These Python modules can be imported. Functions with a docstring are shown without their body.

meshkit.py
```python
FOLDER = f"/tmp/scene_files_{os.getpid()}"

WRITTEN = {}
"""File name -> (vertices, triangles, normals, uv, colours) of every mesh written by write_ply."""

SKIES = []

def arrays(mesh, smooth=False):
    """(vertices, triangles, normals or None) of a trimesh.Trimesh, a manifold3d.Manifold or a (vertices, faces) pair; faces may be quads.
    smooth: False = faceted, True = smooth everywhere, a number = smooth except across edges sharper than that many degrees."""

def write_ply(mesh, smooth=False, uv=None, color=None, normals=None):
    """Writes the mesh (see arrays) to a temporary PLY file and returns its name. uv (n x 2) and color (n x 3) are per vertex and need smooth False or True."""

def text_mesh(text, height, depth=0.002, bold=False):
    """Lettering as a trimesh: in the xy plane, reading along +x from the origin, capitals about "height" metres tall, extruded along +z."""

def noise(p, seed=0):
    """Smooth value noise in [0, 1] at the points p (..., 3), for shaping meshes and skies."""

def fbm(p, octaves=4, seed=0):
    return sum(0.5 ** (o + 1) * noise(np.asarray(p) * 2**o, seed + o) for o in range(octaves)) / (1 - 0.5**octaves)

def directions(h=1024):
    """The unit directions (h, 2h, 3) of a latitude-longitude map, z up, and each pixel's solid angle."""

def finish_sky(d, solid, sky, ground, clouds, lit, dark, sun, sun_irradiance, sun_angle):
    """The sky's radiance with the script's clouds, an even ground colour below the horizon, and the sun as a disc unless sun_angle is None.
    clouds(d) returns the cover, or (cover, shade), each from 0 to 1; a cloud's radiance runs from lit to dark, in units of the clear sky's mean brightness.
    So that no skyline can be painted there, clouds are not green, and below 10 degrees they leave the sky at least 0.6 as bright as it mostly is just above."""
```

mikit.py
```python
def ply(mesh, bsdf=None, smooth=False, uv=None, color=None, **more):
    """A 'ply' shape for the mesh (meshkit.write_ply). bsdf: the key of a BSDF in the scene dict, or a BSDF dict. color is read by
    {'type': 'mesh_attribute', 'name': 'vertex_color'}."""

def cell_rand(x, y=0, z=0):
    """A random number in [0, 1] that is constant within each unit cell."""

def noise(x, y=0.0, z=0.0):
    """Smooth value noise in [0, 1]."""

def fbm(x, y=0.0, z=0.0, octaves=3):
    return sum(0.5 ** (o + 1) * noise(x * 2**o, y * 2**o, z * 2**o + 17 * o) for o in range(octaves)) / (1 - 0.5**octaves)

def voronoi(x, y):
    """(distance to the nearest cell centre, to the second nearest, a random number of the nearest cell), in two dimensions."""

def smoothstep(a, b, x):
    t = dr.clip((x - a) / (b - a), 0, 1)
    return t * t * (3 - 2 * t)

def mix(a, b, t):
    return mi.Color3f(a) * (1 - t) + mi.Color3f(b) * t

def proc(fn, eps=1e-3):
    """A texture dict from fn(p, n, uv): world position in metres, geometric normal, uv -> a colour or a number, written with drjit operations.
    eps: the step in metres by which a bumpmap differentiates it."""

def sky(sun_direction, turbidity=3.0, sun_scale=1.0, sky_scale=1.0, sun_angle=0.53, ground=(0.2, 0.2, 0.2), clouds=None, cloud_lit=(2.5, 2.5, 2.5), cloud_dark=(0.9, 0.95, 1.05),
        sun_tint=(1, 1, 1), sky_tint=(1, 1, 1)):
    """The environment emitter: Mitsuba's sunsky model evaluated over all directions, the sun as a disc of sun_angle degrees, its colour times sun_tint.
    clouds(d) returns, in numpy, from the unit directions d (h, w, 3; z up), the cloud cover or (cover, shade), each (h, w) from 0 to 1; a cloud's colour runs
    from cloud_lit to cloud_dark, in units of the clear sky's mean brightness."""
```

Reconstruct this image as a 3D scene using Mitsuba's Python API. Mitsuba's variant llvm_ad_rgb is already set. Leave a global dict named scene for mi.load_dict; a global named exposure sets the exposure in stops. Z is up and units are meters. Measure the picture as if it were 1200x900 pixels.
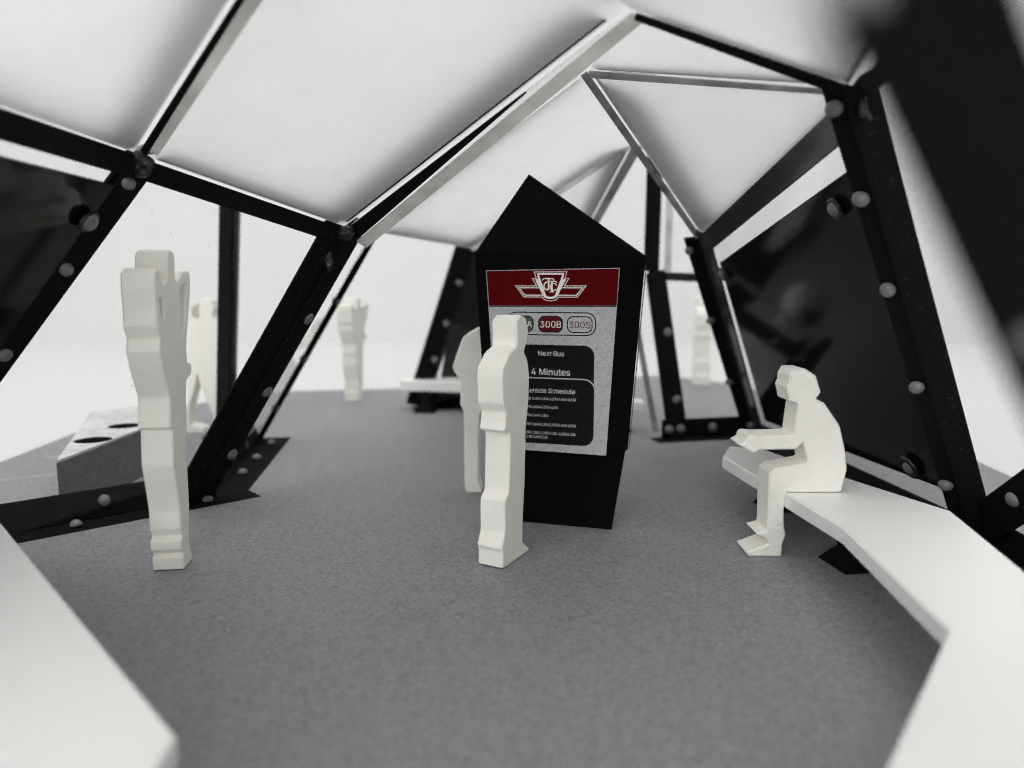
import math, random
import numpy as np
import trimesh, shapely
from shapely.geometry import Polygon
import drjit as dr
import mitsuba as mi
import mikit, meshkit
from mikit import noise, fbm, cell_rand, smoothstep, mix

T4 = mi.ScalarTransform4f
scene, labels = {'type': 'scene'}, {}
U = 0.01                      # everything below is written in centimetres of the table-top model

# ---------------------------------------------------------------- camera, light, exposure
exposure = 0.46
CAM = np.array([0, 0, 7.8])
PITCH = math.atan(115 / 870)
FWD = np.array([0, math.cos(PITCH), -math.sin(PITCH)])
scene['camera'] = {'type': 'thinlens', 'fov': math.degrees(2 * math.atan(600 / 870)), 'fov_axis': 'x',
                   'to_world': T4().look_at(origin=(CAM * U).tolist(), target=((CAM + FWD) * U).tolist(), up=[0, 0, 1]),
                   'aperture_radius': 0.0013, 'focus_distance': 0.222, 'near_clip': 0.002, 'far_clip': 20.0}


def quad(c, a, b, **more):
    """rectangle centred at c with half-vectors a, b (cm); its normal is a x b."""
    c, a, b = (np.asarray(v, float) * U for v in (c, a, b))
    n = np.cross(a, b); n = n / np.linalg.norm(n)
    m = np.eye(4); m[:3, 0], m[:3, 1], m[:3, 2], m[:3, 3] = a, b, n, c
    return {'type': 'rectangle', 'to_world': T4(m.tolist()), **more}


# the overhead softbox that lights the white table-top set
LAMP = 0.82
scene['softbox'] = quad((0, 20, 150), (95, 0, 0), (0, -95, 0), emitter={'type': 'area', 'radiance': {'type': 'rgb', 'value': [LAMP, LAMP, LAMP * 0.985]}},
                        bsdf={'type': 'diffuse', 'reflectance': {'type': 'rgb', 'value': 0.8}})
labels['softbox'] = {'label': 'large white overhead softbox lighting the table-top model', 'category': 'lamp'}
# a large window-like softbox behind the camera, towards the left
FRONT = 1.75
scene['softbox_001'] = quad((-45, -108, 66), (-80, 0, 0), (0, 0, 55), emitter={'type': 'area', 'radiance': {'type': 'rgb', 'value': [FRONT, FRONT, FRONT]}},
                            bsdf={'type': 'diffuse', 'reflectance': {'type': 'rgb', 'value': 0.8}})
labels['softbox_001'] = {'label': 'tall white softbox standing behind the camera', 'category': 'lamp'}


# ---------------------------------------------------------------- materials
def rgb(*c):
    return {'type': 'rgb', 'value': list(c) if len(c) > 1 else [c[0]] * 3}


def prin(color, rough=0.5, spec=0.5, **more):
    return {'type': 'principled', 'base_color': color, 'roughness': rough, 'specular': spec, **more}


def bump(b, fn, scale, eps=1e-4):
    return {'type': 'bumpmap', 'arbitrary': mikit.proc(fn, eps=eps), 'scale': scale, 'bsdf': b}


def two(b):
    return {'type': 'twosided', 'bsdf': b}


def base_col(p, n, uv):
    x, y, z = p.x, p.y, p.z
    g = noise(x * 2600, y * 2600, z * 2600)
    g2 = noise(x * 1100 + 7, y * 1100, z * 1100)
    big = fbm(x * 22, y * 22, 3.0, octaves=3)
    v = 0.245 + (g - 0.5) * 0.085 + (g2 - 0.5) * 0.06 + (big - 0.5) * 0.03
    fleck = smoothstep(0.93, 0.98, noise(x * 1700 + 31, y * 1700 + 11, 5.0))
    v = v + fleck * 0.22
    return mi.Color3f(v * 0.975, v * 1.0, v * 1.04)


def base_h(p, n, uv):
    return noise(p.x * 1500, p.y * 1500, p.z * 1500)


scene['base_grey'] = two(bump(prin(mikit.proc(base_col), 0.6, 0.22), base_h, 0.00010))


def metal_col(p, n, uv):
    g = noise(p.x * 3200, p.y * 3200, p.z * 3200)
    fl = smoothstep(0.9, 0.97, noise(p.x * 1500 + 3, p.y * 1500, p.z * 1500 + 9))
    v = 0.005 + g * 0.005 + fl * 0.03
    return mi.Color3f(v, v, v * 0.98)


scene['black_frame'] = two(bump(prin(mikit.proc(metal_col), 0.8, 0.05), base_h, 0.00005))
scene['black_plain'] = two(prin(rgb(0.004), 0.85, 0.05))
scene['black_gloss'] = two(prin(rgb(0.007), 0.09, 0.2))
scene['smoked_gloss'] = two(prin(rgb(0.035), 0.12, 0.6))
scene['clear'] = {'type': 'thindielectric', 'int_ior': 1.25}


def film_col(p, n, uv):
    x, y, z = p.x, p.y, p.z
    v = 0.93 + (fbm(x * 90, y * 90, z * 90, octaves=4) - 0.5) * 0.08 + (noise(x * 2300, y * 2300, z * 2300) - 0.5) * 0.05
    return mi.Color3f(v, v, v)


scene['film'] = {'type': 'principledthin', 'base_color': mikit.proc(film_col), 'roughness': 0.6, 'spec_trans': 0.0, 'diff_trans': 1.24, 'eta': 1.3}


def strip_col(p, n, uv):
    x, y, z = p.x, p.y, p.z
    v = 0.80 + (fbm(x * 120, y * 120, z * 120, octaves=3) - 0.5) * 0.35
    return mi.Color3f(v, v, v * 0.98)


scene['acrylic_edge'] = {'type': 'principledthin', 'base_color': mikit.proc(strip_col), 'roughness': 0.3, 'spec_trans': 0.2, 'diff_trans': 1.1, 'eta': 1.45}


def dim_strip_col(p, n, uv):
    x, y, z = p.x, p.y, p.z
    v = 0.42 + (fbm(x * 150, y * 150, z * 150, octaves=3) - 0.5) * 0.5
    return mi.Color3f(v, v, v * 0.98)


scene['acrylic_smoky'] = {'type': 'principledthin', 'base_color': mikit.proc(dim_strip_col), 'roughness': 0.2, 'spec_trans': 0.15, 'diff_trans': 0.9, 'eta': 1.5}


def rivet_col(p, n, uv):
    v = 0.15 + (fbm(p.x * 500, p.y * 500, p.z * 500) - 0.5) * 0.10
    return mi.Color3f(v, v, v * 1.02)


scene['rivet_grey'] = two(prin(mikit.proc(rivet_col), 0.35, 0.5))


def pla_h(p, n, uv):
    return fbm(p.x * 1100, p.y * 1100, p.z * 1100, octaves=2)


def pla_col(p, n, uv):
    m = fbm(p.x * 160, p.y * 160, p.z * 160, octaves=3) - 0.5
    v = 0.86 + m * 0.05
    sp = smoothstep(0.95, 0.985, noise(p.x * 700 + 5, p.y * 700, p.z * 700))
    v = v * (1 - 0.25 * sp)
    return mi.Color3f(v, v * 0.985, v * 0.915)


def pit_h(p, n, uv):
    a = noise(p.x * 1500, p.y * 1500, p.z * 1500)
    return smoothstep(0.2, 0.75, a) + 0.4 * noise(p.x * 3100, p.y * 3100, p.z * 3100)


scene['print_plastic'] = two(bump(prin(mikit.proc(pla_col), 0.5, 0.4), pla_h, 0.0002))
scene['pitted_plastic'] = two(bump(prin(mikit.proc(pla_col), 0.55, 0.35), pit_h, 0.00020))
scene['bench_white'] = two(bump(prin(rgb(0.83, 0.83, 0.815), 0.45, 0.4), pla_h, 0.00003))
scene['kiosk_black'] = two(bump(prin(mikit.proc(lambda p, n, uv: mi.Color3f(0.003 + 0.002 * noise(p.x * 2500, p.y * 2500, p.z * 2500))), 0.85, 0.03), base_h, 0.00004))
scene['table_white'] = two(prin(rgb(0.63, 0.63, 0.628), 0.6, 0.3))
scene['wall_white'] = {'type': 'twosided', 'bsdf': {'type': 'diffuse', 'reflectance': rgb(0.81, 0.81, 0.805)}}
scene['screen_grey'] = {'type': 'twosided', 'bsdf': {'type': 'diffuse', 'reflectance': rgb(0.6)}}
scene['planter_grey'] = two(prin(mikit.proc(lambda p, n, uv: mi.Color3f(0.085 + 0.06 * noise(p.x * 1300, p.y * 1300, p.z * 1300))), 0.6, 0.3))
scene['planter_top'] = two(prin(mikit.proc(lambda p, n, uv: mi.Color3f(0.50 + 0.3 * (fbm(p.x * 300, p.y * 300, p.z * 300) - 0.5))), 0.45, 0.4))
scene['shade_beige'] = two(prin(rgb(0.42, 0.39, 0.32), 0.6, 0.3))  # shade on the block behind the neck, put into its colour


def paper(c, amp):
    def f(p, n, uv):
        g = noise(p.x * 2400, p.y * 2400, p.z * 2400) * 0.6 + noise(p.x * 1500 + 9, p.y * 1500, p.z * 1500) * 0.4
        return mi.Color3f(*c) * (1 + (g - 0.5) * amp)
    return mikit.proc(f)


scene['ink_red'] = two(prin(paper((0.088, 0.0008, 0.002), 0.5), 0.6, 0.04))
scene['ink_red_bright'] = two(prin(paper((0.085, 0.001, 0.003), 0.5), 0.5, 0.1))
scene['paper_grey'] = two(prin(paper((0.42, 0.42, 0.43), 0.6), 0.55, 0.25))
scene['ink_dark'] = two(prin(paper((0.010, 0.008, 0.010), 0.6), 0.6, 0.05))
scene['ink_white'] = two(prin(rgb(0.80, 0.78, 0.76), 0.6, 0.2))
scene['ink_grey'] = two(prin(rgb(0.70), 0.6, 0.2))
scene['ink_green'] = two(prin(paper((0.05, 0.075, 0.06), 0.4), 0.5, 0.25))
scene['ink_black'] = two(prin(rgb(0.006), 0.6, 0.2))
scene['scribe'] = two(prin(rgb(0.5), 0.6, 0.2))
scene['glue_dark'] = two(bump(prin(rgb(0.012), 0.22, 0.5), pla_h, 0.0004))
scene['glue_pale'] = two(bump(prin(rgb(0.42, 0.42, 0.40), 0.2, 0.5), pla_h, 0.0003))
scene['lint'] = two(prin(rgb(0.18), 0.8, 0.1))
scene['dust'] = two(prin(rgb(0.12), 0.8, 0.1))


# ---------------------------------------------------------------- helpers
def key_for(name):
    if name not in scene and name not in labels:
        return name
    i = 1
    while f'{name}_{i:03d}' in scene or f'{name}_{i:03d}' in labels:
        i += 1
    return f'{name}_{i:03d}'


def cm(mesh):
    m = mesh.copy(); m.apply_scale(U); return m


def add(name, mesh, mat, parent=None, smooth=False):
    k = key_for(name if parent is None else parent + '__' + name)
    scene[k] = mikit.ply(cm(mesh), mat, smooth=smooth)
    return k


def thing(name, label, cat, group=None, kind=None):
    k = key_for(name); labels[k] = {'label': label}
    if cat: labels[k]['category'] = cat
    if group: labels[k]['group'] = group
    if kind: labels[k]['kind'] = kind
    return k


def V(*p):
    return np.array(p, float)


def unit(v):
    v = np.asarray(v, float); return v / np.linalg.norm(v)


def lerp(a, b, t):
    return np.asarray(a) * (1 - t) + np.asarray(b) * t


def slab(p0, p1, wdir, w, t, w1=None, cut=0.0):
    """A flat bar from p0 to p1; wide along wdir (made square to the axis), thick along axis x width. w1: width at p1."""
    p0, p1 = V(*p0), V(*p1)
    a = unit(p1 - p0); wd = np.asarray(wdir, float); wd = unit(wd - a * (wd @ a)); n = np.cross(a, wd)
    w1 = w if w1 is None else w1
    c = min(0.04, t * 0.3)
    prof = lambda w: [(c, 0), (w - c, 0), (w, c), (w, t - c), (w - c, t), (c, t), (0, t - c), (0, c)]
    v = [p0 + wd * x + n * y for x, y in prof(w)] + [p1 + wd * x + n * y for x, y in prof(w1)]
    f = []
    for i in range(8):
        j = (i + 1) % 8
        f += [[i, j, 8 + j], [i, 8 + j, 8 + i]]
    for i in range(1, 7):
        f += [[0, i + 1, i], [8, 8 + i, 8 + i + 1]]
    m = trimesh.Trimesh(v, f, process=False)
    if m.volume < 0: m.invert()
    return m


def dome(p, n, r, seed=0):
    """a slightly lopsided cast rivet head, its flat side on p, bulging along n."""
    rng = random.Random(seed)
    n = unit(n); a = unit(np.cross(n, [0.31, 0.2, 0.93])); b = np.cross(n, a)
    rings, seg = 5, 14
    v, f = [], []
    for i in range(rings):
        t = (math.pi / 2) * i / rings
        for j in range(seg):
            q = 2 * math.pi * j / seg
            rr = r * math.cos(t) * (1 + 0.05 * math.sin(q * 2 + seed) + 0.03 * rng.uniform(-1, 1) * (i == 0))
            v.append(p + a * rr * math.cos(q) + b * rr * math.sin(q) + n * (r * 0.8 * math.sin(t) - 0.02 * (i == 0)))
    v.append(p + n * r * 0.8)
    for i in range(rings - 1):
        for j in range(seg):
            k = (j + 1) % seg
            f += [[i * seg + j, i * seg + k, (i + 1) * seg + k], [i * seg + j, (i + 1) * seg + k, (i + 1) * seg + j]]
    for j in range(seg):
        f.append([(rings - 1) * seg + j, (rings - 1) * seg + (j + 1) % seg, len(v) - 1])
    return trimesh.Trimesh(v, f, process=False)


def chaikin(p, it=1, q=0.2):
    p = np.asarray(p, float)
    for _ in range(it):
        nx = np.roll(p, -1, 0)
        p = np.stack([p * (1 - q) + nx * q, p * q + nx * (1 - q)], 1).reshape(-1, 2)
    return p


def inset(p, c):
    """each corner moved inwards by c (mitred); p runs counter-clockwise for an outline, clockwise for a hole."""
    d = np.roll(p, -1, 0) - p
    d /= np.linalg.norm(d, axis=1, keepdims=True) + 1e-12
    nrm = np.stack([-d[:, 1], d[:, 0]], 1)
    m = nrm + np.roll(nrm, 1, 0)
    s = np.maximum((m * m).sum(1, keepdims=True), 0.8)
    return p + m / s * 2 * c


def ccw(p, want=True):
    p = np.asarray(p, float)
    area = 0.5 * np.sum(p[:, 0] * np.roll(p[:, 1], -1) - np.roll(p[:, 0], -1) * p[:, 1])
    return p if (area > 0) == want else p[::-1]


def cutout(outline, holes, thick, chamfer=0.035, it=1, q=0.2):
    """a flat shape in x, y thickened along z from 0 to thick, all its rims chamfered."""
    loops = [ccw(chaikin(outline, it, q))] + [ccw(chaikin(h, it, q), False) for h in holes]
    v, f, off = [], [], 0
    ins = [inset(l, chamfer) for l in loops]
    for l, i in zip(loops, ins):
        n = len(l)
        lay = [np.c_[i, np.zeros(n)], np.c_[l, np.full(n, chamfer)], np.c_[l, np.full(n, thick - chamfer)], np.c_[i, np.full(n, thick)]]
        v += lay
        for k in range(3):
            for a in range(n):
                b = (a + 1) % n
                A, B = off + k * n + a, off + k * n + b
                f += [[A, B, B + n], [A, B + n, A + n]]
        off += 4 * n
    poly = Polygon(ins[0], [h for h in ins[1:]]).buffer(0)
    caps = []
    for g in getattr(poly, 'geoms', [poly]):
        pv, pf = trimesh.creation.triangulate_polygon(g, engine='earcut')
        pf = np.array(pf)
        a2 = pv[pf]; cr = np.cross(a2[:, 1] - a2[:, 0], a2[:, 2] - a2[:, 0]); pf[cr < 0] = pf[cr < 0][:, ::-1]
        caps.append(trimesh.Trimesh(np.c_[pv, np.full(len(pv), thick)], pf, process=False))
        caps.append(trimesh.Trimesh(np.c_[pv, np.zeros(len(pv))], pf[:, ::-1], process=False))
    m = trimesh.util.concatenate([trimesh.Trimesh(np.vstack(v), f, process=False)] + caps)
    m.merge_vertices(digits_vertex=5)
    return m


def place(m, origin, x, y, z):
    M = np.eye(4); M[:3, 0], M[:3, 1], M[:3, 2], M[:3, 3] = x, y, z, origin
    m = m.copy(); m.apply_transform(M)
    if np.linalg.det(M[:3, :3]) < 0: m.invert()
    return m


def prism(poly, z0, z1, chamfer=0.03, q=0.0):
    m = cutout(poly, [], z1 - z0, chamfer, 0 if q == 0 else 1, q)
    m.apply_translation([0, 0, z0]); return m


# ---------------------------------------------------------------- the setting: table, white backdrop, base plate
scene['table'] = quad((0, 0, -0.8), (180, 0, 0), (0, 112, 0), bsdf={'type': 'ref', 'id': 'table_white'})
labels['table'] = {'label': 'white table top under the model', 'kind': 'structure'}
scene['backdrop'] = quad((0, 112, 74), (180, 0, 0), (0, 0, 76), bsdf={'type': 'ref', 'id': 'wall_white'})
labels['backdrop'] = {'label': 'white backdrop behind the table', 'kind': 'structure'}
for s in (-1, 1):
    k = key_for('side_bounce')
    scene[k] = quad((s * 150, 0, 74), (0, 112, 0), (0, 0, 76), bsdf={'type': 'ref', 'id': 'wall_white' if s < 0 else 'screen_grey'})  # unseen bounce screens, added; the right one greyer to darken faces turned right
    labels[k] = {'label': 'unseen side screen added to control bounced light', 'kind': 'structure'}
scene['rear_bounce'] = quad((0, -112, 74), (180, 0, 0), (0, 0, 76), bsdf={'type': 'ref', 'id': 'screen_grey'})  # added out of view, its grey set by how much light should bounce
labels['rear_bounce'] = {'label': 'unseen grey screen added behind the camera to bounce light', 'kind': 'structure'}

plate = [(-23, -18), (19, -18), (19.6, 20), (20.9, 32.6), (18.2, 58), (13.5, 64.8), (-8, 56.5), (-19, 54.6), (-23.7, 42), (-22.9, 32.5)]
add('base_plate', prism(plate, -0.78, 0, 0.03), 'base_grey')
labels['base_plate'] = {'label': 'speckled grey base plate of the model', 'kind': 'structure'}
for a, b in (((-22.9, 28.2), (-18.0, 31.0)), ((-21.6, 33.6), (-19.2, 33.4))):
    add('marking', slab((*a, 0.004), (*b, 0.004), np.cross(unit(V(*b, 0) - V(*a, 0)), [0, 0, 1]), 0.07, 0.006), 'scribe', 'base_plate')

# ---------------------------------------------------------------- the shelter
SH = thing('bus_shelter', 'black framed faceted bus shelter with translucent white roof panels and clear walls', 'bus shelter')
A, B, C, D, E = V(-9.79, 19.89, 11.16), V(-5.61, 25.5, 9.71), V(2.55, 17, 13.72), V(7.55, 17, 12.11), V(7.84, 31.29, 9.9)
TOP, D2 = V(1.1, 8.48, 16.53), V(2.75, 5.0, 9.81)
fA, fB, fD, fE = V(-18.11, 18.79, 0), V(-11.57, 26.2, 0), V(14.28, 21.76, 0), V(13.1, 38.88, 0)


def at(x, y, Y):
    """a design point: what the survey of the photograph puts at depth Y."""
    r = V((x - 600) / 870, 0, 0) + FWD + np.cross(V(1, 0, 0), FWD) * (450 - y) / 870
    return CAM + r * (Y / r[1])


def on_plane(x, y, p0, n):
    r = at(x, y, 1.0) - CAM
    return CAM + r * (((p0 - CAM) @ n) / (r @ n))


fA2 = V(-18.5, 7.0, 0)
A2 = on_plane(-400, -9, fA, np.cross(fA2 - fA, A - fA))
F = at(690, 82, 24)
B2, K = at(440, 273, 33), at(553, 292, 45)
fB2, fK = V(-12.9, 37.0, 0), V(-5.9, 47.5, 0)
nP = np.cross(B2 - F, K - F)
rH = at(743, 167, 1.0) - CAM
H = CAM + rH * (((F - CAM) @ nP) / (rH @ nP))
M_, fM = at(668, 305, 50), V(4.5, 50.5, 0)


def film(pts, m=0.13, out=None):
    """a frosted roof panel over the polygon pts, its edge m short of the seam."""
    P = np.array(pts); o = P[0]
    n = unit(np.cross(P[1] - o, P[2] - o)); n = n if n[2] > 0 else -n
    x = unit(P[1] - o); y = np.cross(n, x)
    pl = Polygon([((p - o) @ x, (p - o) @ y) for p in P]).buffer(-m, join_style='mitre')
    v, f = trimesh.creation.triangulate_polygon(pl, engine='earcut')
    return trimesh.Trimesh(o + v[:, :1] * x + v[:, 1:] * y, f, process=False), n


def panel(pts, ribs=(), m=0.13):
    mesh, n = film(pts, m)
    k = add('roof_panel', mesh, 'film', SH)
    c = np.mean(pts, 0)
    for i, w, o, tilt in ribs:       # a black fin on the outside along edge i, leaning inwards: its width, distance from the edge, lean
        p, q = np.asarray(pts[i]), np.asarray(pts[(i + 1) % len(pts)])
        d = unit(q - p); inn = c - p; inn = unit(inn - d * (inn @ d)); inn = unit(inn - n * (inn @ n))
        add('roof_rib', slab(p + d * 0.5 + inn * o + n * 0.05, q - d * 0.5 + inn * o + n * 0.05, inn * math.sin(tilt) + n * math.cos(tilt), w, 0.1), 'black_plain', SH)
    return n


n1 = panel([A, A2, TOP], [(0, 0.7, 0.12, 0.5), (2, 1.0, 0.14, 0.8)], 0.1)
n2 = panel([A, B, C, TOP], [(0, 0.9, 0.14, 0.7), (1, 1.25, 0.16, 0.85), (2, 0.5, 0.14, 0.5)], 0.12)
n3 = panel([C, D, D2, TOP], [(0, 1.4, 0.16, 0.85), (1, 1.2, 0.16, 0.8), (3, 0.6, 0.16, 0.6)], 0.10)
panel([C, F, D], [(1, 0.6, 0.06, 0.7)], 0.01)
panel([F, D, E], [(2, 1.6, 0.06, 0.9), (1, 0.3, 0.1, 0.3)], 0.015)
panel([B, C, F], [], 0.03)
panel([B, F, B2], [], 0.03)
panel([F, H, K, B2], [(1, 1.5, 0.15, 0.85), (2, 1.2, 0.1, 0.8), (3, 0.4, 0.1, 0.3)], 0.08)
panel([H, K, M_], [(2, 1.0, 0.1, 0.9)], 0.08)

# black seam bars and acrylic edges under the roof
down = V(0, 0, -1)
add('seam_bar', slab(lerp(B, C, 0.0) + V(0.03, 0.02, 0.0), lerp(B, C, 0.72) + V(0.03, 0.02, 0), V(0.25, 0.5, -0.8), 0.5, 0.12, 0.05), 'black_frame', SH)
add('seam_bar', slab(lerp(C, D, 0.03), D, V(0, 0.4, -0.9), 0.16, 0.1, 0.26), 'black_frame', SH)
add('seam_bar', slab(lerp(A, TOP, 0.0) + V(0.03, 0, 0), lerp(A, TOP, 0.9), V(0.7, -0.3, -0.3), 0.2, 0.08, 0.06), 'black_frame', SH)
add('seam_bar', slab(D, D2, V(0.8, -0.3, -0.6), 0.35, 0.12), 'black_frame', SH)
add('acrylic_edge', slab(lerp(A, TOP, 0.02) + V(0.2, 0, -0.02), lerp(A, TOP, 0.95) + V(0.12, 0, -0.02), V(0.7, 0.25, -0.3), 0.28, 0.05), 'acrylic_edge', SH)
add('acrylic_edge', slab(B + V(0.30, 0.25, -0.42), C + V(0.05, 0.05, -0.05), V(0.5, 0.7, -0.6), 0.42, 0.08, 0.34), 'acrylic_edge', SH)
add('acrylic_edge', slab(F + V(0, 0, -0.02), D + V(0, 0.1, -0.05), V(0, 0.5, -0.7), 0.22, 0.06, 0.12), 'acrylic_smoky', SH)
add('acrylic_edge', slab(F + V(-0.05, 0, -0.02), E + V(0, 0.1, 0), V(-0.6, 0.0, -0.6), 0.24, 0.1), 'acrylic_smoky', SH)
add('seam_bar', slab(lerp(F, E, 0.02) + V(0.06, 0, 0.0), lerp(F, E, 0.3) + V(0.06, 0, 0), V(0.6, 0, 0.2), 0.14, 0.06), 'black_frame', SH)
add('acrylic_edge', slab(H, M_, V(0.8, 0, -0.4), 0.45, 0.06), 'acrylic_smoky', SH)
add('acrylic_edge', slab(H, K, V(0.3, 0, -0.9), 0.16, 0.06), 'acrylic_edge', SH)


def rivets(holder, p0, p1, ts, n, r=0.2):
    for i, t in enumerate(ts):
        add('rivet', dome(lerp(p0, p1, t), n, r, seed=len(scene) * 7 + i), 'rivet_grey', holder, smooth=50)


def angle_leg(top, foot, dir1, w1, dir2, w2, t=0.12, name='leg'):
    """an L-section leg: two flanges that leave one shared corner line."""
    a = unit(V(*foot) - V(*top))
    d1, d2 = (unit(np.asarray(d, float) - a * (np.asarray(d, float) @ a)) for d in (dir1, dir2))
    m = trimesh.util.concatenate([slab(top - d1 * t, foot - d1 * t, d1, w1 + t, t), slab(top - d2 * t * 0.9, foot - d2 * t * 0.9, d2, w2 + t, t * 1.04)])
    return add(name, m, 'black_frame', SH)


def facing(p0, p1, wdir):
    a = unit(V(*p1) - V(*p0)); wd = np.asarray(wdir, float); wd = unit(wd - a * (wd @ a)); n = np.cross(a, wd)
    mid = (V(*p0) + V(*p1)) / 2
    return (n if n @ (CAM - mid) > 0 else -n), wd


wallL = unit(fB - fA)                      # along the left wall
inL = V(0.74, -0.67, 0)
# leg A
lA = angle_leg(A + V(0.1, 0, 0), fA, wallL, 0.52, V(-0.35, -0.93, 0.1), 0.32)
n, wd = facing(A, fA, wallL)
rivets(lA, A + wd * 0.2 + n * 0.12, fA + wd * 0.2 + n * 0.12, (0.05, 0.25, 0.45, 0.72), n)
# leg B
lB = angle_leg(B + V(0.1, 0, 0), fB, -wallL, 0.95, V(0.35, 0.93, 0), 0.8)
n, wd = facing(B, fB, V(0.35, 0.93, 0))
rivets(lB, B + wd * 0.45 + n * 0.1, fB + wd * 0.45 + n * 0.1, (0.30, 0.57, 0.81), n, 0.24)
# second leg of the left doorway, seen almost edge on
lB2 = angle_leg(B2, fB2, unit(fB - fB2), 0.9, V(0.8, 0.6, 0), 0.12, 0.1)
n, wd = facing(B2, fB2, unit(fB - fB2))
rivets(lB2, B2 + wd * 0.45 + n * 0.08, fB2 + wd * 0.45 + n * 0.08, (0.28, 0.55, 0.8), n, 0.17)
# eave beams left
n, _ = facing(A, B, V(0, 0, -1))
add('eave_beam', slab(A + V(0, 0, 0), B, V(0, 0, -1), 0.55, 0.12), 'black_frame', SH)
add('eave_beam', slab(A, A2, V(0, 0.1, -1), 0.6, 0.12), 'black_frame', SH)
# base rails left
fAr, fBr, inL = V(-19.5, 19.6, 0), V(-10.2, 27.85, 0), V(0.664, -0.747, 0)
rl = trimesh.util.concatenate([slab(fAr + V(0, 0, 0.02), fBr + V(0, 0, 0.02), inL, 1.25, 0.1), slab(fAr + V(0, 0, 0.02), lerp(fAr, fBr, 0.9) + V(0, 0, 0.02), V(0, 0, 1), 1.0, 0.12)])
railL = add('base_rail', rl, 'black_frame', SH)
rivets(railL, fAr + inL * 0.68 + V(0, 0, 0.1), fBr + inL * 0.68 + V(0, 0, 0.1), (0.22, 0.52, 0.86), V(0, 0, 1))
rivets(railL, fAr + inL * 0.14 + V(0, 0, 0.6), fBr + inL * 0.14 + V(0, 0, 0.6), (0.34, 0.60, 0.88), inL)
dB = unit(fB2 - fB); nB = unit(np.cross(dB, V(0, 0, 1))); nB = nB if nB[0] > 0 else -nB
rb = trimesh.util.concatenate([slab(fB + V(0.1, 0.6, 0.03), fB2 + V(0, 0.6, 0.03), nB, 1.45, 0.1), slab(fB + V(0, 0.6, 0.03), fB2 + V(0, 0.6, 0.03), V(0, 0, 1), 0.75, 0.1)])
railB = add('base_rail', rb, 'black_frame', SH)
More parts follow.
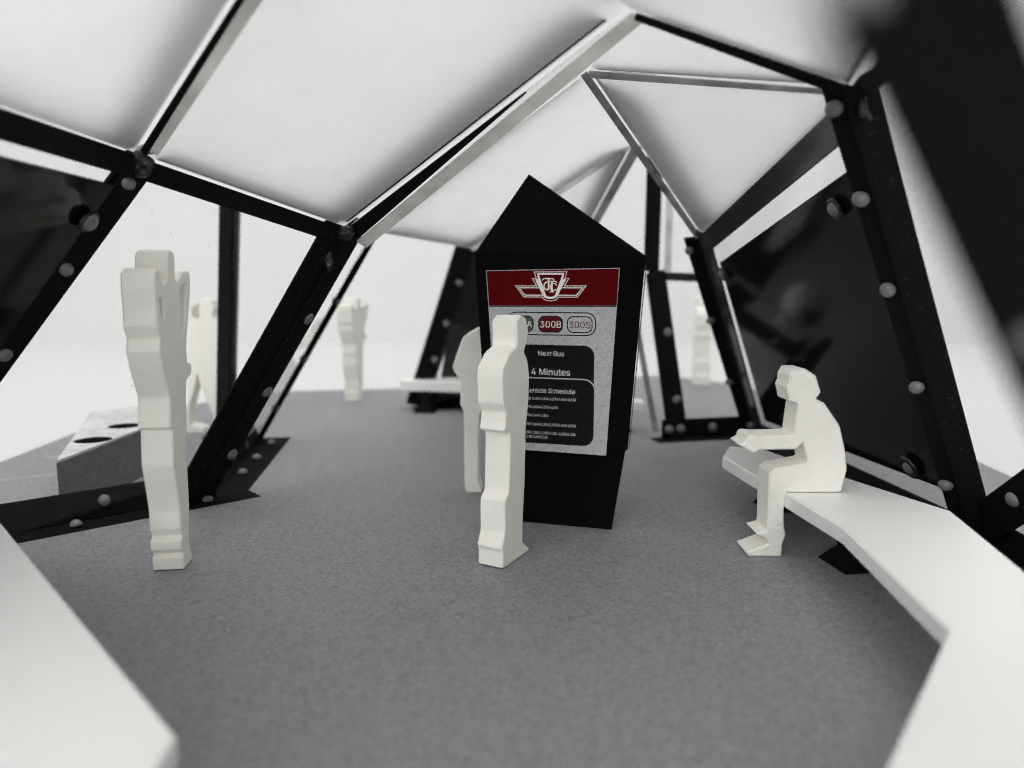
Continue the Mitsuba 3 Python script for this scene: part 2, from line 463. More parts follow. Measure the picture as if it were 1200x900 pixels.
rivets(railB, fB + nB * 0.85 + V(0, 0, 0.12), fB2 + nB * 0.85 + V(0, 0, 0.12), (0.35, 0.6, 0.9), V(0, 0, 1))
rivets(railB, fB + nB * 0.12 + V(0, 0, 0.45), fB2 + nB * 0.12 + V(0, 0, 0.45), (0.25, 0.45, 0.7), nB)


def sheet(pts, mat, name, parent=SH):
    P = np.array(pts, float)
    f = [[0, i, i + 1] for i in range(1, len(P) - 1)]
    return add(name, trimesh.Trimesh(P, f, process=False), mat, parent)


def thick_sheet(pts, t, mat, name, parent=SH):
    P = np.array(pts, float); o = P[0]; n = unit(np.cross(P[1] - o, P[2] - o)); x = unit(P[1] - o); y = np.cross(n, x)
    m = cutout([((p - o) @ x, (p - o) @ y) for p in P], [], t, 0.02, 0)
    return add(name, place(m, o, x, y, n), mat, parent)


sheet([fA, fB, B, A], 'clear', 'wall_panel')
sheet([fB, fB2, B2, B], 'clear', 'wall_panel')
# panel with the smoked inner sheet, left of leg A
cl = [fA, fA2, A2, A]
sheet(cl, 'clear', 'wall_panel')
nA = unit(np.cross(fA2 - fA, A - fA)); nA = nA if nA[0] > 0 else -nA
bil = lambda q, u, v: lerp(lerp(q[0], q[1], u), lerp(q[3], q[2], u), v)
dkl = thick_sheet([bil(cl, u, v) + nA * 0.15 for u, v in ((0.012, 0.1), (1, 0.1), (1, 0.935), (0.012, 0.935))], 0.12, 'black_gloss', 'dark_panel')
for u, v in ((0.05, 0.86),):
    add('rivet', dome(bil(cl, u, v) + nA * 0.3, nA, 0.26, 3), 'rivet_grey', dkl, smooth=50)

# ---- right side: leg D, eave bar D-E, leg E, panel with the smoked inner sheet
wallR = unit(fE - fD)
inR = V(-0.998, -0.07, 0)
lD = angle_leg(D + V(-0.32, -0.1, 0.05), fD + V(-0.18, 0, 0), wallR * 0.6 + V(-0.8, 0.2, 0), 0.5, V(0.9, 0.1, 0), 0.62)
n, wd = facing(D, fD, wallR * 0.6 + V(-0.8, 0.2, 0))
rivets(lD, D + V(-0.32, -0.1, 0.05) + wd * 0.3 + n * 0.1, fD + V(-0.18, 0, 0) + wd * 0.3 + n * 0.1, (0.03, 0.185, 0.36, 0.575, 0.825), n)
cr = [fD, fE, E, D]
nR = unit(np.cross(fE - fD, D - fD)); nR = nR if nR[0] < 0 else -nR
sheet(cr, 'clear', 'wall_panel')
dkr = thick_sheet([bil(cr, u, v) + nR * 0.03 for u, v in ((0.03, 0.135), (0.90, 0.115), (0.90, 0.865), (0.03, 0.893))], 0.12, 'black_gloss', 'dark_panel')
for u, v in ((0.15, 0.84), (0.87, 0.82), (0.15, 0.175)):
    add('rivet', dome(bil(cr, u, v) + nR * 0.14, nR, 0.24, int(u * 100)), 'rivet_grey', dkr, smooth=50)
add('eave_beam', slab(D + nR * 0.03, E + nR * 0.03, unit(fD - D) * 0.5 + unit(fE - E) * 0.5, 0.78, 0.1), 'smoked_gloss', SH)
add('frame_strip', slab(E + nR * 0.05, fE + nR * 0.05, -wallR, 1.0, 0.1), 'smoked_gloss', SH)
lE = angle_leg(E + V(-0.02, 0.1, -0.1), fE + V(-0.02, 0.1, 0), V(-0.9, 0.4, 0), 0.7, V(0, 1, 0), 0.6)
n, wd = facing(E, fE, V(-0.9, 0.4, 0))
rivets(lE, E + V(0, 0.1, 0) + wd * 0.62 + n * 0.1, fE + V(0, 0.1, 0) + wd * 0.62 + n * 0.1, (0.05, 0.36, 0.68, 0.95), n)
rr = trimesh.util.concatenate([slab(fD + V(0, 0, 0.02), fE + V(0, 0, 0.02), inR, 1.3, 0.1), slab(fD + V(0, 0, 0.02), fE + V(0, 0, 0.02), V(0, 0, 1), 0.55, 0.12)])
add('base_rail', rr, 'black_frame', SH)
# near right bay: base rail towards the camera, brace rising from the foot of leg D, near leg
fD3 = V(13.0, 6.0, 0)
rn = trimesh.util.concatenate([slab(fD + V(0, 0, 0.02), fD3 + V(0, 0, 0.02), V(-1, 0, 0), 1.4, 0.1), slab(fD + V(0, 0, 0.02), fD3 + V(0, 0, 0.02), V(0, 0, 1), 1.0, 0.12)])
railN = add('base_rail', rn, 'black_frame', SH)
rivets(railN, fD + V(-0.7, 0, 0.1), fD3 + V(-0.7, 0, 0.1), (0.2, 0.45), V(0, 0, 1))
br0, br1 = fD + V(-0.2, -0.4, 0.2), at(1300, 545, 16)
lN = angle_leg(br1, br0, V(-0.3, 0.2, 0.9), 1.0, V(0.3, 0.9, 0), 0.5, name='brace')
n, wd = facing(br1, br0, V(-0.3, 0.2, 0.9))
rivets(lN, br0 + wd * 0.5 + n * 0.1, br1 + wd * 0.5 + n * 0.1, (0.42, 0.9), n)
nt = at(1000, 0, 3.5)
q = np.cross(nt - CAM, at(1200, 435, 3.5) - CAM)              # the foot: on the ground where the leg's own plane through the eye meets y = 7
nf = V((-(q @ (V(0, 7.0, 0) - CAM))) / q[0], 7.0, 0)
ln = angle_leg(nt, nf, V(1, 0.05, 0.45), 0.62, V(0.3, 0.9, 0.2), 0.3)
n, wd = facing(nt, nf, V(1, 0.05, 0.45))
rivets(ln, nt + wd * 0.02 + n * 0.08, nf + wd * 0.02 + n * 0.08, (0.0, 0.17), n, 0.1)

# ---- far side
lK = angle_leg(K + V(0, 0, 0), fK, V(-1, -0.1, 0), 1.0, V(0.3, 1, 0), 0.8)
n, wd = facing(K, fK, V(-1, -0.1, 0))
rivets(lK, K + wd * 0.1 + n * 0.1, fK + wd * 0.1 + n * 0.1, (0.2, 0.45, 0.68), n, 0.22)
lM = angle_leg(M_, fM, V(1, 0, 0), 1.0, V(-0.3, 1, 0), 0.8)
ck = [fK + V(0.3, 0, 0), fM, M_, K]
sheet(ck, 'clear', 'wall_panel')
nK = V(0, -1, 0)
thick_sheet([bil(ck, u, v) + V(0, 0.3, 0) for u, v in ((0.05, 0.05), (0.95, 0.05), (0.95, 0.97), (0.02, 0.97))], 0.12, 'black_gloss', 'dark_panel')
rk = trimesh.util.concatenate([slab(fK + V(-0.6, 0, 0.03), fM + V(0, 0, 0.03), V(0, -1, 0), 1.6, 0.1), slab(fK + V(-0.2, 0, 0.03), fM + V(0, 0, 0.03), V(0, 0, 1), 1.5, 0.12)])
railK = add('base_rail', rk, 'black_frame', SH)
rivets(railK, fK + V(0.2, -0.15, 0.9), fM + V(0, -0.15, 0.9), (0.03, 0.2, 0.4), V(0, -1, 0), 0.22)

# ---- far right doorway with its crossbar
N, X0, X1, fX = at(767, 165, 40), at(762, 318, 40), at(832, 321, 40), V(8.3, 37.6, 0)
lX = angle_leg(N, X0, V(-1, 0, 0), 0.35, V(1, 0.5, 0), 0.5)
lX = angle_leg(X0, fX, V(1, 0.1, 0), 0.8, V(-0.3, 1, 0), 0.6)
n, wd = facing(X0, fX, V(1, 0.1, 0))
rivets(lX, X0 + wd * 0.45 + n * 0.1, fX + wd * 0.45 + n * 0.1, (0.38, 0.78, 0.95), n, 0.24)
add('cross_bar', slab(X0, X1, V(0, 0, -1), 0.45, 0.15), 'black_frame', SH)
rx = trimesh.util.concatenate([slab(fX + V(-1.2, 0, 0.03), fE + V(0, 0, 0.03), V(0, -1, 0), 1.2, 0.1), slab(fX + V(-0.6, 0, 0.03), fE + V(-0.4, 0, 0.03), V(0, 0, 1), 0.95, 0.12)])
railX = add('base_rail', rx, 'black_frame', SH)
rivets(railX, fX + V(0, -0.15, 0.5), fE + V(0, -0.15, 0.5), (-0.05, 0.45, 0.9), V(0, -1, 0), 0.24)
sheet([fX, fE + V(-0.4, 0, 0), X1, X0], 'clear', 'wall_panel')
add('acrylic_edge', slab(N + V(0.7, 0, 0), X0 + V(0.75, 0, 0), V(1, 0, 0), 0.35, 0.08), 'acrylic_edge', SH)
add('acrylic_edge', slab(at(744, 350, 39), at(772, 505, 37.5), V(-1, 0, 0), 0.3, 0.08), 'acrylic_smoky', SH)

# ---------------------------------------------------------------- post outside the left wall
pp0, pp1 = V(-15.28, 38.0, 0), at(261, 225, 36.0)
pk = thing('post', 'square black post standing outside the clear left wall', 'post')
add('shaft', slab(pp1, pp0, V(1, 0, 0), 0.62, 0.5), 'black_frame', pk)
add('side_strip', slab(pp1 + V(0.68, 0, 0), pp0 + V(0.68, 0, 0), V(1, 0, 0), 0.2, 0.4), 'black_gloss', pk)
add('foot_plate', prism([(-15.9, 37.4), (-14.1, 37.4), (-14.1, 39), (-15.9, 39)], 0.004, 0.14), 'black_frame', pk)

# ---------------------------------------------------------------- planter box with round holes
pb = thing('planter_box', 'dark grey box with pale top and two round holes outside left wall', 'planter')
pbase = [(-15.25, 24.28), (-15.25, 33.3), (-18.05, 36.0), (-19.55, 33.95)]
circ = lambda cx, cy, r: [(cx + r * math.cos(a), cy + r * math.sin(a)) for a in np.linspace(0, 2 * math.pi, 40, endpoint=False)]
h1 = np.array([-15.95, 27.75]); h2 = np.array([-16.24, 30.65])
bd = cutout(pbase, [circ(*h1, 0.66), circ(*h2, 0.66)], 1.90, 0.01, 0); bd.apply_translation([0, 0, 0.003])
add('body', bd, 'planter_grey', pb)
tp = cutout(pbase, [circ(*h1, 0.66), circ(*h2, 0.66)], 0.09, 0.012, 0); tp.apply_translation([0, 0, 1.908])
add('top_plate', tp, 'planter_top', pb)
for c in (h1, h2):
    tube = cutout(circ(*c, 0.65), [circ(*c, 0.59)], 1.95, 0.004, 0); tube.apply_translation([0, 0, 0.02])
    add('hole_shade', tube, 'black_plain', pb)  # added black tube: the dark inside the hole is put into its colour


# ---------------------------------------------------------------- benches
def bench(label, poly, legs, z0=1.45, z1=1.9):
    k = thing('bench', label, 'bench', None)
    add('seat', prism(poly, z0, z1, 0.05), 'bench_white', k)
    for (x, y), a in legs:
        c, s = math.cos(a), math.sin(a)
        rot = lambda px, py: (x + px * c - py * s, y + px * s + py * c)
        post = prism([rot(-0.15, -0.3), rot(0.15, -0.3), rot(0.15, 0.3), rot(-0.15, 0.3)], 0.3, z0 + 0.01, 0.02)
        lo = np.array([(*rot(px, py), 0.004) for px, py in ((-0.48, -0.68), (0.48, -0.68), (0.48, 0.68), (-0.48, 0.68))])
        hi = np.array([(*rot(px, py), 0.42) for px, py in ((-0.2, -0.36), (0.2, -0.36), (0.2, 0.36), (-0.2, 0.36))])
        foot = trimesh.Trimesh(np.vstack([lo, hi]), [[0, 2, 1], [0, 3, 2], [4, 5, 6], [4, 6, 7]] + [f for i in range(4) for f in ([i, (i + 1) % 4, 4 + (i + 1) % 4], [i, 4 + (i + 1) % 4, 4 + i])], process=False)
        add('leg', trimesh.util.concatenate([post, foot]), 'black_frame', k)
    return k


bench('white bent plank bench on black feet with a seated figure on it',
      [(7.36, 25.4), (8.16, 17.75), (7.58, 12.21), (4.4, 8.2), (2.9, 3.0), (6.6, 2.2), (8.0, 7.2), (10.72, 14.9), (11.62, 19.0), (10.5, 22.1), (9.2, 26.4), (8.1, 27.1)],
      [((9.45, 20.1), 0.15), ((9.3, 25.6), 0.1), ((8.2, 11.5), -0.3)])
bench('white bench in the near left corner, blurred in the foreground',
      [(-13.37, 18.6), (-4.45, 9.15), (-4.3, 7.5), (-5.0, 3.0), (-9.0, 3.2), (-8.4, 7.4), (-16.2, 15.8)], [((-12.5, 16.0), 0.75), ((-6.8, 8.5), 0.3)])
bench('far white bench on black feet at the back of the shelter, left of the kiosk',
      [(-7.0, 46.2), (0.6, 44.6), (1.8, 46.6), (-5.0, 48.2), (-7.0, 47.4)], [((-5.4, 45.6), 1.4), ((-0.2, 45.6), 1.4)], 1.25, 1.9)
bench('small far white bench end behind the right edge of the kiosk',
      [(4.8, 39.5), (7.0, 38.6), (7.1, 40.0), (5.0, 41.0)], [((6.0, 39.8), 0.0)], 1.2, 1.7)

# ---------------------------------------------------------------- kiosk
KI = thing('information_kiosk', 'black wedge-topped information kiosk with red and grey bus schedule poster', 'kiosk')
s_ = V(0.9594, -0.2814, 0); sn = V(-0.2814, -0.9594, 0)          # along its front, out of its front
kO = V(-0.8, 24.19, 0)
kp = lambda a, z, o=0.0: kO + s_ * a + V(0, 0, z) + sn * o
# body: front trapezoid, one back edge, a sloping top that rises to the back
bk_top, bk_bot = V(0.60, 27.2, 11.75), V(1.6, 26.2, 0.004)
fr = [kp(-0.42, 8.86, -0.02), kp(5.05, 8.70, -0.02), kp(4.62, 2.66, -0.02), kp(4.16, 0.004, -0.02), kp(0.42, 0.004, -0.02), kp(0.0, 2.6, -0.02)]
sh_v = [fr[0], fr[1], fr[2], fr[5], bk_top, lerp(bk_top, bk_bot, 0.76)]
shell = trimesh.convex.convex_hull(np.array(sh_v))
add('upper_body', shell, 'kiosk_black', KI)
lo_v = [kp(0.05, 2.7, -0.12), kp(4.55, 2.7, -0.12), kp(4.15, 0.004, -0.1), kp(0.42, 0.004, -0.1), lerp(bk_top, bk_bot, 0.74), bk_bot]
add('lower_body', trimesh.convex.convex_hull(np.array(lo_v)), 'kiosk_black', KI)


def face_shape(poly, z0, t):
    """a flat print on the kiosk front: polygon in (along, height), lying z0 proud of the front, t thick."""
    ms = [trimesh.creation.extrude_polygon(g, t, engine='earcut') for g in getattr(poly, 'geoms', [poly])]
    return place(trimesh.util.concatenate(ms), kO + sn * z0, s_, V(0, 0, 1), sn)


def pad(name, poly, mat, z0, t, parent):
    return add(name, face_shape(poly, z0, t), mat, parent)


def rrect(x0, y0, x1, y1, r):
    return shapely.box(x0 + r, y0 + r, x1 - r, y1 - r).buffer(r, quad_segs=8)


add('front_cover', face_shape(Polygon([(-0.40, 8.84), (5.03, 8.68), (4.60, 2.68), (0.02, 2.62)]), 0.0, 0.09), 'kiosk_black', KI)
PO = pad('poster', Polygon([(0, 8.29), (4.287, 8.344), (3.965, 2.481), (0.389, 2.509)]), 'paper_grey', 0.092, 0.03, KI)
L1 = 0.124
pad('header', Polygon([(0.02, 8.27), (4.265, 8.322), (4.215, 7.2), (0.10, 7.17)]), 'ink_red', L1, 0.004, PO)
pad('header_line', Polygon([(0.10, 7.166), (4.214, 7.196), (4.212, 7.16), (0.103, 7.13)]), 'ink_black', L1, 0.004, PO)
L2 = L1 + 0.006


def outline(poly, w):
    return poly.difference(poly.buffer(-w, join_style='mitre'))


# route badges in their rounded frame
fr_ = rrect(0.716, 6.245, 3.59, 6.985, 0.3)
pad('badge_frame', fr_.difference(fr_.buffer(-0.035)), 'ink_black', L1, 0.004, PO)
for (x0, x1, txt, bg, ink) in ((0.80, 1.59, '300A', 'ink_green', 'ink_white'), (1.735, 2.537, '300B', 'ink_red_bright', 'ink_white'), (2.665, 3.48, '300S', None, 'ink_red_bright')):
    bp = rrect(x0, 6.335, x1, 6.865, 0.2)
    if bg: pad('route_badge', bp, bg, L1, 0.004, PO)
    pad('badge_rim', bp.difference(bp.buffer(-0.035)), 'ink_black', L1 + 0.0045, 0.003, PO)


def letters(text, x0, x1, y, mat, parent=PO, h=None, z0=L2 + 0.004, bold=False):
    m = meshkit.text_mesh(text, 1.0, 0.02, bold)
    lo, hi = m.bounds
    sx = (x1 - x0) / (hi[0] - lo[0]); sy = h if h else sx
    m.apply_translation([-lo[0], 0, 0]); m.apply_scale([sx, sy, 0.1])
    m.apply_translation([x0, y, 0])
    add('lettering', place(m, kO + sn * z0, s_, V(0, 0, 1), sn), mat, parent)


letters('300A', 0.87, 1.53, 6.50, 'ink_white')
letters('300B', 1.80, 2.48, 6.495, 'ink_white')
letters('300S', 2.73, 3.41, 6.49, 'ink_red_bright')
pad('display', rrect(0.78, 4.2, 3.545, 5.945, 0.32), 'ink_dark', L1, 0.003, PO)
low = rrect(0.78, 2.75, 3.56, 4.86, 0.34)
pad('display_divider', rrect(0.74, 2.71, 3.60, 4.90, 0.37), 'paper_grey', L1 + 0.0035, 0.002, PO)
pad('schedule_display', low, 'ink_dark', L1 + 0.006, 0.002, PO)
letters('Next Bus', 1.742, 2.585, 5.60, 'ink_grey')
letters('4 Minutes', 1.519, 2.785, 4.985, 'ink_white')
letters('Vehicle Schedule', 1.32, 2.955, 4.405, 'ink_grey')
RH = 0.085
for txt, x1, y in (('4.15A 4.35A 4.37B 4.45A 4.52B', 2.985, 4.175), ('4.00A 4.37B 4.52B', 2.40, 3.90), ('1.44A 1.00A', 2.085, 3.63), ('2.14A 2.25A 2.37B 2.45A 2.52B', 2.985, 3.335),
                   ('3.00A 3.07B 3.15A 3.22B 3.30A', 2.985, 3.06), ('3.37B 3.45A 3.52', 2.07, 2.92)):
    wch = 0.0505
    letters('PM ' + txt, x1 - wch * (len(txt) + 3), x1, y, 'ink_grey', h=RH)

# the winged shield emblem
cx = 2.128
shield = lambda g: Polygon([(cx - 0.54 + g, 8.245 - g * 0.7), (cx + 0.54 - g, 8.245 - g * 0.7), (cx + 0.475 - g, 8.045), (cx + 0.605 - g, 8.04 - g * 0.6), (cx + 0.46 - g, 7.806),
                            (cx + 0.25 - g * 0.6, 7.437)] + [(cx + (0.25 - g * 0.6) * math.cos(a), 7.437 - (0.115 - g * 0.35) * math.sin(a)) for a in np.linspace(0.15, math.pi - 0.15, 12)]
                           + [(cx - 0.25 + g * 0.6, 7.437), (cx - 0.46 + g, 7.806), (cx - 0.605 + g, 8.04 - g * 0.6), (cx - 0.475 + g, 8.045)])
wings = lambda g: Polygon([(cx - 1.155 + g * 1.9, 7.81 - g), (cx + 1.155 - g * 1.9, 7.81 - g), (cx + 0.87 - g * 0.5, 7.44 + g), (cx - 0.87 + g * 0.5, 7.44 + g)])
EM = 'emblem'
o0 = shield(0).union(wings(0))
white = o0.difference(o0.buffer(-0.022, join_style='mitre'))
w1 = wings(0.055); white = white.union(w1.difference(w1.buffer(-0.028, join_style='mitre')).difference(shield(0.07).buffer(0.005)))
inner = Polygon([(cx - 0.44, 8.195), (cx + 0.44, 8.195), (cx + 0.40, 8.02), (cx + 0.50, 8.0), (cx + 0.24, 7.50)] + [(cx + 0.22 * math.cos(a), 7.495 - 0.10 * math.sin(a)) for a in np.linspace(0.1, math.pi - 0.1, 14)] + [(cx - 0.24, 7.50), (cx - 0.50, 8.0), (cx - 0.40, 8.02)])
core = Polygon([(cx - 0.375, 8.145), (cx + 0.375, 8.145), (cx + 0.16, 7.56)] + [(cx + 0.16 * math.cos(a), 7.55 - 0.09 * math.sin(a)) for a in np.linspace(0.1, math.pi - 0.1, 12)] + [(cx - 0.16, 7.56)])
white = white.difference(inner).union(inner.difference(core))


def bars(*r):
    return shapely.union_all([shapely.box(*q) for q in r])


def ring(x, y, rx, ry, w, a0, a1):
    t = np.linspace(a0, a1, 20)
    return shapely.LineString(np.c_[x + rx * np.cos(t), y + ry * np.sin(t)]).buffer(w / 2, quad_segs=3)


mono = shapely.union_all([bars((cx - 0.085, 7.70, cx - 0.03, 8.02), (cx - 0.125, 7.685, cx + 0.01, 7.71), (cx + 0.02, 7.62, cx + 0.075, 7.93), (cx - 0.03, 7.60, cx + 0.12, 7.625)),
                          shapely.LineString([(cx - 0.26, 7.985), (cx - 0.22, 8.025), (cx - 0.05, 8.03), (cx + 0.08, 8.02), (cx + 0.11, 7.985)]).buffer(0.016),
                          shapely.LineString([(cx - 0.03, 7.93), (cx + 0.10, 7.945), (cx + 0.17, 7.94), (cx + 0.20, 7.90)]).buffer(0.014),
                          ring(cx - 0.07, 7.80, 0.14, 0.13, 0.04, 1.9, 4.6), ring(cx + 0.10, 7.77, 0.10, 0.11, 0.03, 0.4, 5.6)])
pad(EM, white.union(mono), 'ink_white', L2, 0.004, PO)
# thin light edge of the cover plate on the right
add('cover_edge', slab(kp(5.045, 8.2, 0.02), kp(4.66, 2.75, 0.02), s_, 0.03, 0.06), 'planter_grey', KI)


# ---------------------------------------------------------------- the printed people
def person(label, outline, holes, base, w, thick, edge=None, group=None, mat='print_plastic', chamfer=0.04, q=0.10):
    """outline in (along w, height); the thickness grows along edge (default: square to w)."""
    w = unit(V(*w, 0)); e = unit(V(*edge, 0)) if edge is not None else np.cross(w, V(0, 0, 1))
    k = key_for('person')
    m = place(cutout(outline, holes, thick, chamfer, 1, q), V(*base, 0.005), w, V(0, 0, 1), e)
    scene[k] = mikit.ply(cm(m), mat, smooth=32)
    labels[k] = {'label': label, 'category': 'person'}
    if group: labels[k]['group'] = group
    return k


center = [(0.0, 0.0), (0.0, 0.50), (-0.07, 0.62), (0.12, 1.0), (0.12, 1.9), (0.36, 2.12), (0.44, 3.74), (0.10, 3.88), (0.17, 4.12), (0.20, 4.4), (0.02, 4.62), (-0.03, 5.31), (0.02, 5.61), (0.42, 5.99), (0.84, 6.13), (0.86, 6.35), (0.84, 6.84), (1.1, 7.0), (1.45, 6.9), (1.6, 6.52), (1.49, 6.24), (1.33, 5.96), (1.55, 5.7), (1.67, 5.25), (1.62, 4.51), (1.51, 4.03), (1.45, 3.79), (1.4, 2.29), (1.29, 1.3), (1.24, 0.42), (1.65, 0.12), (1.71, 0.0)]
person('white person figure standing in front of the kiosk poster', center, [], (-0.26, 19.7), (0.46, 0.888), 0.80, (-0.87, 0.49))
arms = [(0.0, 0.0), (-0.03, 0.36), (0.10, 0.46), (-0.10, 0.62), (-0.09, 0.86), (0.06, 0.98), (-0.06, 1.18), (-0.03, 1.70), (-0.24, 2.7), (-0.34, 3.05), (-0.24, 3.98), (-0.42, 4.10), (-0.25, 4.84), (-0.68, 5.62), (-0.86, 6.15), (-0.74, 6.45), (-0.92, 6.75), (-0.90, 7.3), (-0.93, 7.69), (-0.88, 8.12), (-0.65, 8.25), (-0.48, 8.13), (-0.4, 7.91), (-0.15, 7.84), (0.12, 8.0), (0.12, 8.45), (0.22, 8.68), (0.45, 8.76), (0.69, 8.7), (0.80, 8.49), (0.70, 8.1), (0.82, 7.92), (1.06, 8.01), (1.39, 8.2), (1.98, 8.24), (2.06, 8.0), (1.92, 7.41), (1.44, 6.35), (1.34, 6.0), (1.37, 5.62), (1.70, 5.60), (1.74, 5.42), (1.63, 5.23), (1.15, 5.12), (0.82, 3.17), (0.8, 1.64), (0.61, 0.59), (0.80, 0.16), (0.80, 0.0)]
armholes = [[(-0.62, 7.48), (-0.38, 7.45), (-0.34, 6.94), (-0.53, 6.95)], [(1.10, 7.73), (1.70, 7.92), (1.50, 7.2), (1.12, 6.31), (1.04, 6.98)]]
person('white person figure with both hands raised behind head, beside the left wall', arms, armholes, (-9.08, 19.7), (-0.12, 0.993), 0.82, (-0.99, -0.12))
fs = lambda pts, s, m=1: [(m * u * s * 0.95, z * s) for u, z in pts]
wide = [(u * 0.8 if z < 6.3 else u * 0.86, z * 0.8) for u, z in arms]
person('small blurred white person figure with raised elbows beyond the left doorway', wide, [], (-10.40, 50.0), (0.26, 0.966), 0.95, (-0.93, -0.3))
behind = [(-1.15, 6.3), (-1.56, 6.09), (-1.82, 5.9), (-2.02, 5.38), (-2.22, 4.78), (-1.9, 4.22), (-1.94, 3.4), (-1.81, 3.16), (-1.8, 0.0), (-1.14, 0.0), (-1.14, 0.15), (-1.27, 0.46), (-1.22, 3.06), (-0.99, 3.13), (-0.86, 2.39), (-0.9, 0.0), (-0.33, 0.0), (-0.47, 0.7), (-0.4, 3.06), (-0.26, 3.4), (-0.13, 4.72), (-0.33, 5.86), (-0.71, 6.3)]
person('white person figure half hidden between kiosk and front figure', behind, [], (0.0, 28.3), (1, 0), 0.9)
legsapart = [(-17.38, 0.0), (-17.26, 1.29), (-17.16, 3.79), (-16.95, 5.8), (-16.55, 5.99), (-16.31, 6.21), (-16.36, 6.6), (-16.2, 7.05), (-15.95, 7.18), (-15.66, 7.05), (-15.55, 6.61), (-15.7, 6.21), (-15.43, 5.99), (-15.03, 5.86), (-14.86, 4.92), (-14.91, 3.11), (-14.79, 0.0), (-15.65, 0.0), (-15.9, 1.0), (-16.4, 2.2), (-16.61, 3.25), (-16.84, 2.29), (-17.11, 1.52), (-17.15, 0.46), (-16.46, 0.3), (-16.40, 0.0)]
pw = person('white person figure with legs apart outside the clear left wall beside the black post', legsapart, [], (0.0, 38.9), (1, 0), 0.9, (0, 1))
add('arm_block', place(cutout([(-17.3, 6.0), (-15.3, 6.0), (-15.3, 6.95), (-17.3, 6.85)], [], 0.5, 0.05, 1), V(0, 40.2, 0), V(1, 0, 0), V(0, 0, 1), V(0, 1, 0)), 'shade_beige', pw)  # block behind the neck, coloured as if shaded
person('blurred white person figure seen through the far right clear panel', fs(center, 1.0), [], (15.6, 58.0), (0.05, 0.998), 1.2, (-1, 0))
seat = [(7.80, 5.30), (7.91, 5.49), (8.24, 5.49), (8.55, 5.29), (8.64, 5.02), (8.71, 4.82), (8.59, 4.63), (8.83, 4.51), (9.3, 3.86), (9.48, 3.21), (9.58, 2.59), (9.45, 1.92), (7.9, 1.92), (7.83, 1.69), (7.85, 0.98), (7.92, 0.63), (7.83, 0.34), (7.83, 0.0), (6.88, 0.0), (6.80, 0.14), (7.45, 0.39), (7.40, 0.50), (7.05, 0.70), (7.38, 0.80), (7.35, 2.45), (7.51, 2.61), (8.45, 2.79), (8.29, 3.39), (8.09, 3.18), (7.05, 3.16), (6.88, 3.06), (6.47, 3.30), (6.64, 3.40), (6.70, 3.56), (6.78, 3.60), (7.1, 3.57), (8.01, 3.60), (8.05, 4.1), (8.09, 4.51), (7.83, 4.57), (7.79, 4.78), (7.73, 4.95), (7.79, 5.10)]
person('white person figure sitting on the right bench with forearms held out', seat, [], (0.0, 20.7), (1, 0), 1.0, (0, 1), chamfer=0.045, q=0.06, mat='pitted_plastic')

# clear glue left at the joints and round the rivets of the smoked sheets


def blob(p, r, seed, squash=(1, 1, 1)):
    m = trimesh.creation.icosphere(3, r)
    v = m.vertices * (0.75 + 0.6 * meshkit.fbm(m.vertices / r * 1.3 + seed * 3.7, 3, seed))[:, None] * np.array(squash)
    return trimesh.Trimesh(v + p, m.faces, process=False)


def glue(name, m, mat):
    add(name, m, mat, SH, smooth=True)


glue('glue', blob(A + V(0.15, -0.15, -0.25), 0.32, 1, (1.2, 0.5, 1)), 'glue_dark')
glue('glue', blob(B + V(-0.02, -0.12, -0.12), 0.30, 2, (1.2, 0.6, 0.8)), 'glue_dark')
glue('glue', blob(B + V(0.28, -0.05, 0.18), 0.20, 3, (1.2, 0.6, 0.9)), 'glue_dark')
glue('glue', blob(lerp(B, fB, 0.1) + V(0, -0.12, 0), 0.2, 4, (0.7, 0.4, 2.2)), 'glue_dark')
glue('glue', blob(D + V(0.12, -0.12, -0.42), 0.17, 5, (0.5, 0.5, 1.5)), 'glue_dark')
glue('glue', blob(E + V(0.0, -0.2, 0.05), 0.26, 6, (1, 0.5, 0.8)), 'glue_dark')
glue('glue', blob(A + V(0.3, -0.1, 0.12), 0.18, 7, (1.6, 0.4, 0.7)), 'glue_pale')


def ring_mesh(c, n, r0, r1, seed):
    n = unit(n); a = unit(np.cross(n, [0.3, 0.2, 0.9])); b = np.cross(n, a); v, f = [], []
    N, M = 40, 6
    for i in range(N):
        q = 2 * math.pi * i / N
        w = 1 + 0.30 * (meshkit.fbm(np.array([[math.cos(q) * 1.5 + seed, math.sin(q) * 1.5, seed * 2.0]]), 3, seed)[0] - 0.5)
        for j in range(M):
            t = math.pi * j / (M - 1); rr = (r0 + r1) / 2 * w - (r1 - r0) / 2 * math.cos(t)
            v.append(c + (a * math.cos(q) + b * math.sin(q)) * rr + n * 0.09 * math.sin(t))
    for i in range(N):
        for j in range(M - 1):
            A_, B_ = i * M + j, ((i + 1) % N) * M + j
            f += [[A_, B_, B_ + 1], [A_, B_ + 1, A_ + 1]]
    return trimesh.Trimesh(v, f, process=False)


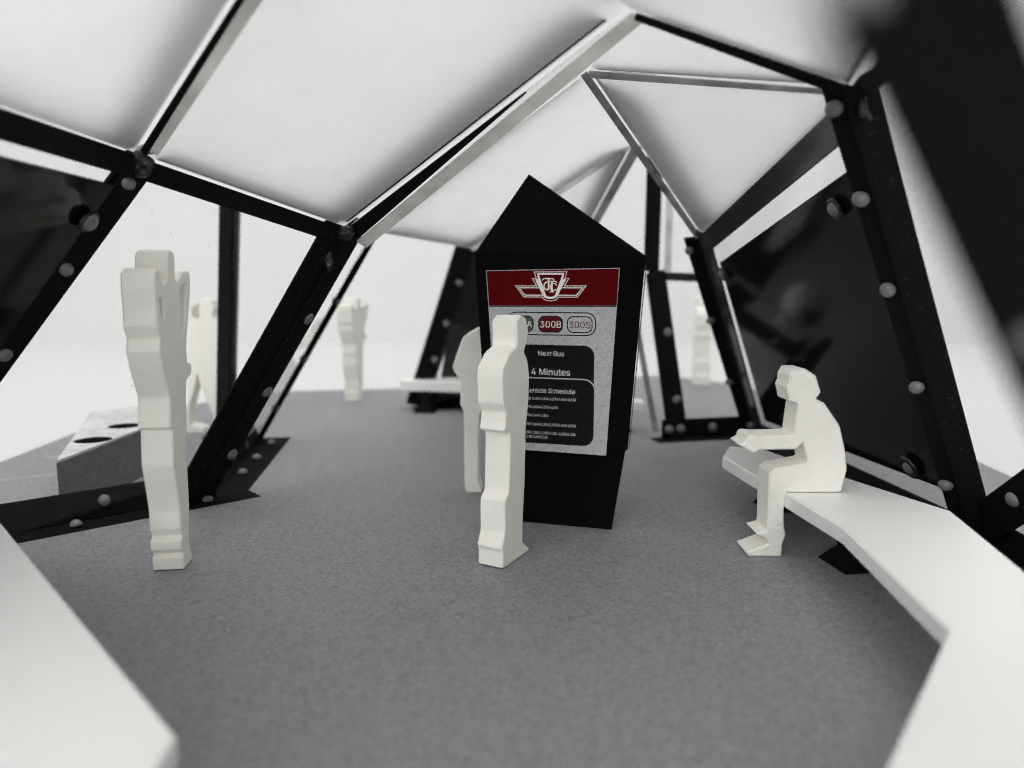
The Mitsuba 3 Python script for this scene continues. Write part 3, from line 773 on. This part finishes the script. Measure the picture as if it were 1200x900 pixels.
for i, (u, v, hold, q4, nn, o) in enumerate(((0.15, 0.84, dkr, cr, nR, 0.15), (0.87, 0.82, dkr, cr, nR, 0.15), (0.15, 0.175, dkr, cr, nR, 0.15), (0.05, 0.86, dkl, cl, nA, 0.275))):
    add('glue_ring', ring_mesh(bil(q4, u, v) + nn * o, nn, 0.22, 0.42 if i == 2 else 0.31, i + 1), 'glue_dark', hold, smooth=True)

# dust and lint


def flecks(quad4, n, seed, lo, hi, off, mat, label, nn=None):
    rng, fl = np.random.default_rng(seed), []
    q4 = [np.asarray(p, float) for p in quad4]
    nn = unit(np.cross(q4[1] - q4[0], q4[3] - q4[0])) if nn is None else nn
    nn = nn if nn @ (CAM - q4[0]) > 0 else -nn
    for _ in range(n):
        p = bil(q4, rng.uniform(0.02, 0.98), rng.uniform(0.02, 0.98))
        d = unit(rng.normal(size=3)); d = unit(d - nn * (d @ nn)); e = np.cross(nn, d)
        l, w = rng.uniform(lo, hi), rng.uniform(lo * 0.7, lo * 1.3)
        fl.append(trimesh.Trimesh([p + nn * off - d * l, p + nn * off + e * w, p + nn * off + d * l, p + nn * (off + 0.01) - e * w], [[0, 1, 2], [0, 2, 3], [0, 1, 3], [1, 2, 3]], process=False))
    k = add('dust_speck', trimesh.util.concatenate(fl), mat, SH)
    labels[k] = {'label': label, 'kind': 'stuff'}


flecks([fA, fB, B, A], 90, 5, 0.010, 0.05, 0.01, 'dust', 'dark dust specks on the clear left wall')


def flange(p0, p1, wdir, w):
    a = unit(V(*p1) - V(*p0)); wd = np.asarray(wdir, float); wd = unit(wd - a * (wd @ a))
    return [p0, p1, p1 + wd * w, p0 + wd * w]


flecks(flange(B + V(0.1, 0, 0), fB, -wallL, 0.9), 160, 6, 0.008, 0.018, 0.14, 'lint', 'pale dust on the leg')
flecks(flange(D + V(-0.32, -0.1, 0.05), fD + V(-0.18, 0, 0), V(0.9, 0.1, 0), 0.75), 220, 7, 0.007, 0.014, 0.14, 'lint', 'pale dust on the right leg')
flecks([bil(cr, u, v) for u, v in ((0.03, 0.09), (0.9, 0.09), (0.9, 0.86), (0.03, 0.88))], 90, 8, 0.008, 0.02, 0.17, 'lint', 'pale dust on the dark panel', nR)
flecks(flange(fAr + V(0, 0, 0.12), fBr + V(0, 0, 0.12), inL, 1.2), 60, 9, 0.01, 0.02, 0.01, 'lint', 'pale dust on the base rail', V(0, 0, 1))
